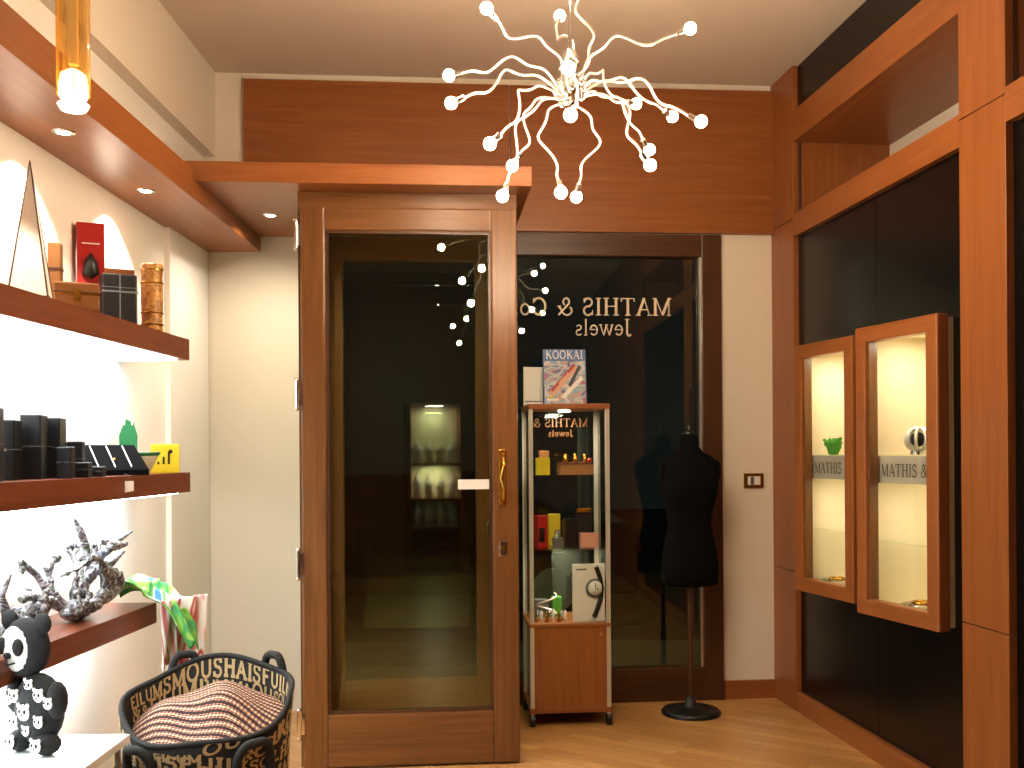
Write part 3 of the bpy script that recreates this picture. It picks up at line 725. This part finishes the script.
pb(-.13, -.06, .87, .055, .05, .16, RED, .3); pb(-.13, -.087, .90, .03, .01, .07, BLACK, .3); pb(-.05, .05, .87, .06, .05, .16, YEL); pb(.02, -.02, .87, .06, .05, .14, BLACK, .2)
pb(.10, .02, .87, .08, .04, .17, BLACK, -.2); pb(.11, -.07, .87, .09, .06, .07, PINK); pb(-.05, -.09, .87, .05, .05, .05, GREY); pb(.10, 0, 1.041, .07, .04, .02, BRASS, -.2)
m.cyl((-.05, -.09, .92), (-.05, -.09, .96), .015, CHROME, n=16)
# watch show-card: white card with a wristwatch (case, dial, strap)
pb(.10, -.12, .505, .165, .012, .285, WHITE, .1)
WM = T(.10, -.127, .505, .1)
m.tube([(.02+.045*math.sin(t*1.1+.1), -.003, .02+.25*t/2.4) for t in [k*.1 for k in range(25)]], [.012]*25, BLACK, 8, WM)
m.lathe([(0, -.004), (.045, -.004), (.048, 0), (.045, .006), (0, .006)], (0, 0, 0), GREY, 28, WM @ Matrix.Translation((.03, -.006, .165)) @ Matrix.Rotation(math.pi/2, 4, 'X'), cap=False)
m.lathe([(0, .0065), (.036, .0065), (.036, .008), (0, .008)], (0, 0, 0), WHITE, 28, WM @ Matrix.Translation((.03, -.006, .165)) @ Matrix.Rotation(math.pi/2, 4, 'X'), cap=False)
m.tube([(.03, -.016, .165), (.03, -.016, .192)], .002, BLACK, 6, WM); m.tube([(.03, -.016, .165), (.047, -.016, .158)], .002, BLACK, 6, WM)
m.box(-.065, -.01, -.0005, 0, .255, .262, GREY, WM)
for i in range(9):
    x = -.17+.020*i; y = -.12+.03*(i % 3)
    m.lathe([(0, 0), (.013, 0), (.006, .02), (.009, .035+.01*(i % 2)), (0, .05+.01*(i % 2))], (x, y, .505), (BRASS, CHROME, WHITE)[i % 3], 12, cap=False)
pb(-.12, .04, .505, .07, .06, .09, GREY); pb(-.04, .05, .505, .05, .06, .10, GREEN2); pb(.12, .08, .505, .09, .06, .16, BLACK)
m.tube([(-.1+.05*math.cos(t*2), -.03+.03*math.sin(t*2), .53+.03*t) for t in [k*.15 for k in range(24)]], .004, SILV, 6)
vo = m.build(V)
light('vitrine_lamp', 'AREA', (0, 0, 1.545), 3.8, (1, .84, .62), .08, vo)
light('vitrine_lamp_low', 'AREA', (0, 0, .86), 1.8, (1, .84, .62), .08, vo)
MZ = V @ T(.0, -.02, 1.589, .02, -.12)
m = MB('fashion_magazine')
m.box(-.105, .115, 0, .008, 0, .285, BLUE)
COVER = multicol('cover_photo_print', [srgb(60, 90, 150), srgb(190, 150, 135), srgb(120, 160, 190), srgb(205, 190, 180), srgb(90, 130, 170), srgb(190, 90, 90)], 14, (1, 1, 1.6))
SKIN = pbr('skin_tone_print', srgb(205, 150, 120), .5)
def mq(pts, mat, k=1): m.add([(x, -.0007*k, z) for x, z in pts], [tuple(range(len(pts)))], mat)
mq([(-.1, .005), (.11, .005), (.11, .225), (-.1, .225)], COVER, 1)
mq([(-.08, .06), (-.055, .04), (.075, .19), (.05, .21)], SKIN, 2)
mq([(-.07, .075), (-.06, .065), (.06, .2), (.05, .21)], RED, 3)
mq([(-.02, .04), (.0, .03), (.10, .13), (.09, .15)], WHITE, 3); mq([(.02, .10), (.035, .09), (.09, .195), (.075, .2)], BLACK, 4)
mq([(-.03, .11), (-.005, .095), (.02, .13), (.0, .145)], SKIN, 5); mq([(.0, .14), (.02, .13), (.035, .155), (.02, .165)], SKIN, 5)
mq([(-.09, .02), (-.03, .02), (-.03, .03), (-.09, .03)], WHITE, 3); mq([(-.09, .035), (-.05, .035), (-.05, .042), (-.09, .042)], YEL, 3)
word(m, 'KOOKAI', .045, WHITE, Matrix.Translation((.005, -.002, .235)), centre=True, xs=.82)
m.build(MZ)
m = MB('white_catalogue'); m.bbox(-.05, .05, 0, .02, 0, .2, .002, WHITE); m.box(-.045, .045, -.0008, 0, .02, .026, GREY); m.build(V @ T(-.15, .06, 1.586, .1))
# ================================================================ MANNEQUIN
m = MB('dress_form_mannequin')
prof = [(.66, .125, .085), (.67, .145, .10), (.74, .150, .108), (.82, .143, .104), (.90, .125, .092), (.975, .112, .082), (1.03, .118, .086), (1.10, .135, .10), (1.16, .147, .112), (1.21, .150, .105), (1.26, .152, .092), (1.295, .146, .078), (1.32, .115, .068), (1.34, .075, .058), (1.37, .050, .05), (1.42, .046, .046), (1.43, .03, .03)]
nn_ = 40; rings = []
for z, rx, ry in prof:
    r = []
    for k in range(nn_):
        a = 2*math.pi*k/nn_; bust = 0
        if 1.08 < z < 1.24 and math.sin(a) < 0: bust = .022*math.sin((z-1.08)/.16*math.pi)*abs(math.sin(2*a))
        r.append((rx*math.cos(a)*(1.0), ry*math.sin(a)-bust, z))
    rings.append(r)
m.ringtube(rings, BLACKF, True, True)
m.lathe([(.0, 0), (.032, 0), (.035, .01), (.02, .025), (.012, .03), (.02, .045), (0, .06)], (0, 0, 1.43), BLACK, 20, cap=False)
m.lathe([(.012, 0), (.016, .1), (.013, .2), (.02, .24), (.013, .28), (.012, .66)], (0, 0, .04), EZ, 20)
m.lathe([(.15, 0), (.152, .012), (.14, .024), (.06, .034), (.03, .05), (.02, .09), (0, .09)], (0, 0, 0), BLACK, 40, cap=False)
for sx in (-1, 1): m.sph((sx*.148, 0, 1.245), (.012, .045, .055), BLACKF, 16)
m.build(T(.91, 5.14, 0, .1))
# ================================================================ CHANDELIER
HX, HY, HZ = .201, 3.3, 2.538
m = MB('chandelier')
bl = [(-.265, -.1, .223), (-.026, .2, .331), (.386, 0, .201), (-.389, 0, .059), (-.377, -.1, -.065), (-.03, -.35, -.055), (-.254, -.2, -.224), (-.187, .1, -.205), (-.223, -.1, -.359), (-.041, -.1, -.35), (.027, .1, -.311), (-.021, -.4, -.208), (.252, .35, .082), (.362, .2, -.012), (.401, -.1, -.129), (.275, .15, -.139), (.241, -.1, -.263), (.03, -.1, .33)]
m.sph((0, 0, 0), .042, CHROME, 24)
m.lathe([(.012, .04), (.02, .06), (.03, .09), (.026, .12), (.01, .14)], (0, 0, 0), CHROME, 24)
m.cyl((0, 0, .1), (0, 0, .79), .007, CHROME, n=12); m.lathe([(.0, .76), (.055, .765), (.06, .80)], (0, 0, 0), CHROME, 30)
random.seed(21)
for j, b in enumerate(bl):
    B = Vector(b); L = B.length; d = B.normalized()
    sag = Vector((0, 0, 1)) - d*d.z
    if sag.length < .5: sag = Vector((1 if b[0] > -.03 else -1, 0, .3))
    c = (sag-d*sag.dot(d)).normalized(); a = d.cross(c).normalized()
    k1 = .085 if j not in (0, 1, 17) else .05
    k2 = random.choice((-1, 1))*.02
    pts = []
    for i in range(31):
        u = i/30; env = math.sin(u*math.pi)
        w1_ = k1*env*(1-.35*u)+.016*math.sin(u*math.pi*5)*env + .022*math.sin(u*math.pi*2)
        w2_ = k2*math.sin(u*math.pi*2)+.008*math.sin(u*math.pi*6)*env
        pts.append(d*(.035+(L-.045)*u)+c*w1_+a*w2_)
    m.tube(pts, .0042, SILV, 8)
    e = (pts[-1]-pts[-3]).normalized()
    m.cyl(pts[-1]-e*.024, pts[-1]+e*.002, .0095, CHROME, n=14)
    m.sph(B+e*.012, .0195, BULB, 14)
for k in range(26):
    bd_ = (Vector((random.uniform(-1, 1), random.uniform(-1, 1), random.uniform(-1, 1)))).normalized()*.048
    m.sph(bd_, .013, CHROME, 10)
m.build(T(HX, HY, HZ))
# ================================================================ AMBER PENDANTS
def pendant(x, y, zb_):
    m = MB('pendant_lamp')
    n = 28
    rings = [[(r*math.cos(2*math.pi*k/n), r*math.sin(2*math.pi*k/n), z) for k in range(n)] for r, z in ((.031, .03), (.032, .06), (.032, .46), (.024, .47))]
    m.ringtube(rings, AMBER, True, False)
    m.cyl((0, 0, .44), (0, 0, .5), .022, BRASS); m.cyl((0, 0, .5), (0, 0, 3.33-zb_), .004, BLACK, n=8); m.cyl((0, 0, 3.31-zb_), (0, 0, 3.338-zb_), .05, BRASS)
    m.cyl((0, 0, .09), (0, 0, .44), .010, GOLDROD, n=16)
    m.lathe([(.0, .0), (.024, .0), (.030, .010), (.020, .018), (.026, .025), (.028, .045), (.024, .07), (.010, .08), (0, .08)], (0, 0, 0), PEND, 28, cap=False)
    return m.build(T(x, y, zb_))
pendant(-.872, 2.0, 2.04); pendant(-.872, .9, 2.04); pendant(-.872, -.3, 2.04)
# ================================================================ rest of the shop behind the viewpoint
m = MB('jewellery_wall_cabinet')
x0, x1 = .04, .60
m.box(x0, x1, -2.98, -2.95, .5, 1.90, CREAM)
for x in (x0-.03, x1): m.box(x, x+.03, -2.98, -2.6, 0, 1.93, WZ)
for z in (0, .47, .80, 1.20, 1.90): m.box(x0, x1, -2.97, -2.6, z, z+.03, WX)
for z in (.50, .83, 1.23):
    for i in range(4):
        m.lathe([(0, 0), (.05, 0), (.035, .06), (.06, .13), (.05, .19), (.02, .22), (.02, .26), (0, .265)], (x0+.08+.135*i, -2.8, z), (WHITE, IVORY, CREAM)[i % 3], 16, cap=False)
co = m.build()
for z in (1.19, 1.89): light('cabinet_lamp', 'AREA', (.32, -2.78, z-.01), 6, (1, .85, .6), .2, co)
# ================================================================ world, camera
w = bpy.data.worlds.new('night'); sc.world = w; w.use_nodes = True
w.node_tree.nodes['Background'].inputs[0].default_value = (.012, .015, .015, 1); w.node_tree.nodes['Background'].inputs[1].default_value = .6
cam = bpy.data.cameras.new('camera'); co_ = bpy.data.objects.new('camera', cam); sc.collection.objects.link(co_)
co_.location = (0, 0, H); co_.rotation_euler = (math.radians(90), math.radians(.4), 0)
cam.sensor_width = 36; cam.lens = 1000/1024*36; cam.shift_y = 68/1024; cam.clip_start = .02
sc.camera = co_
sc.view_settings.view_transform = 'Standard'; sc.view_settings.look = 'None'
sc.view_settings.exposure = 0
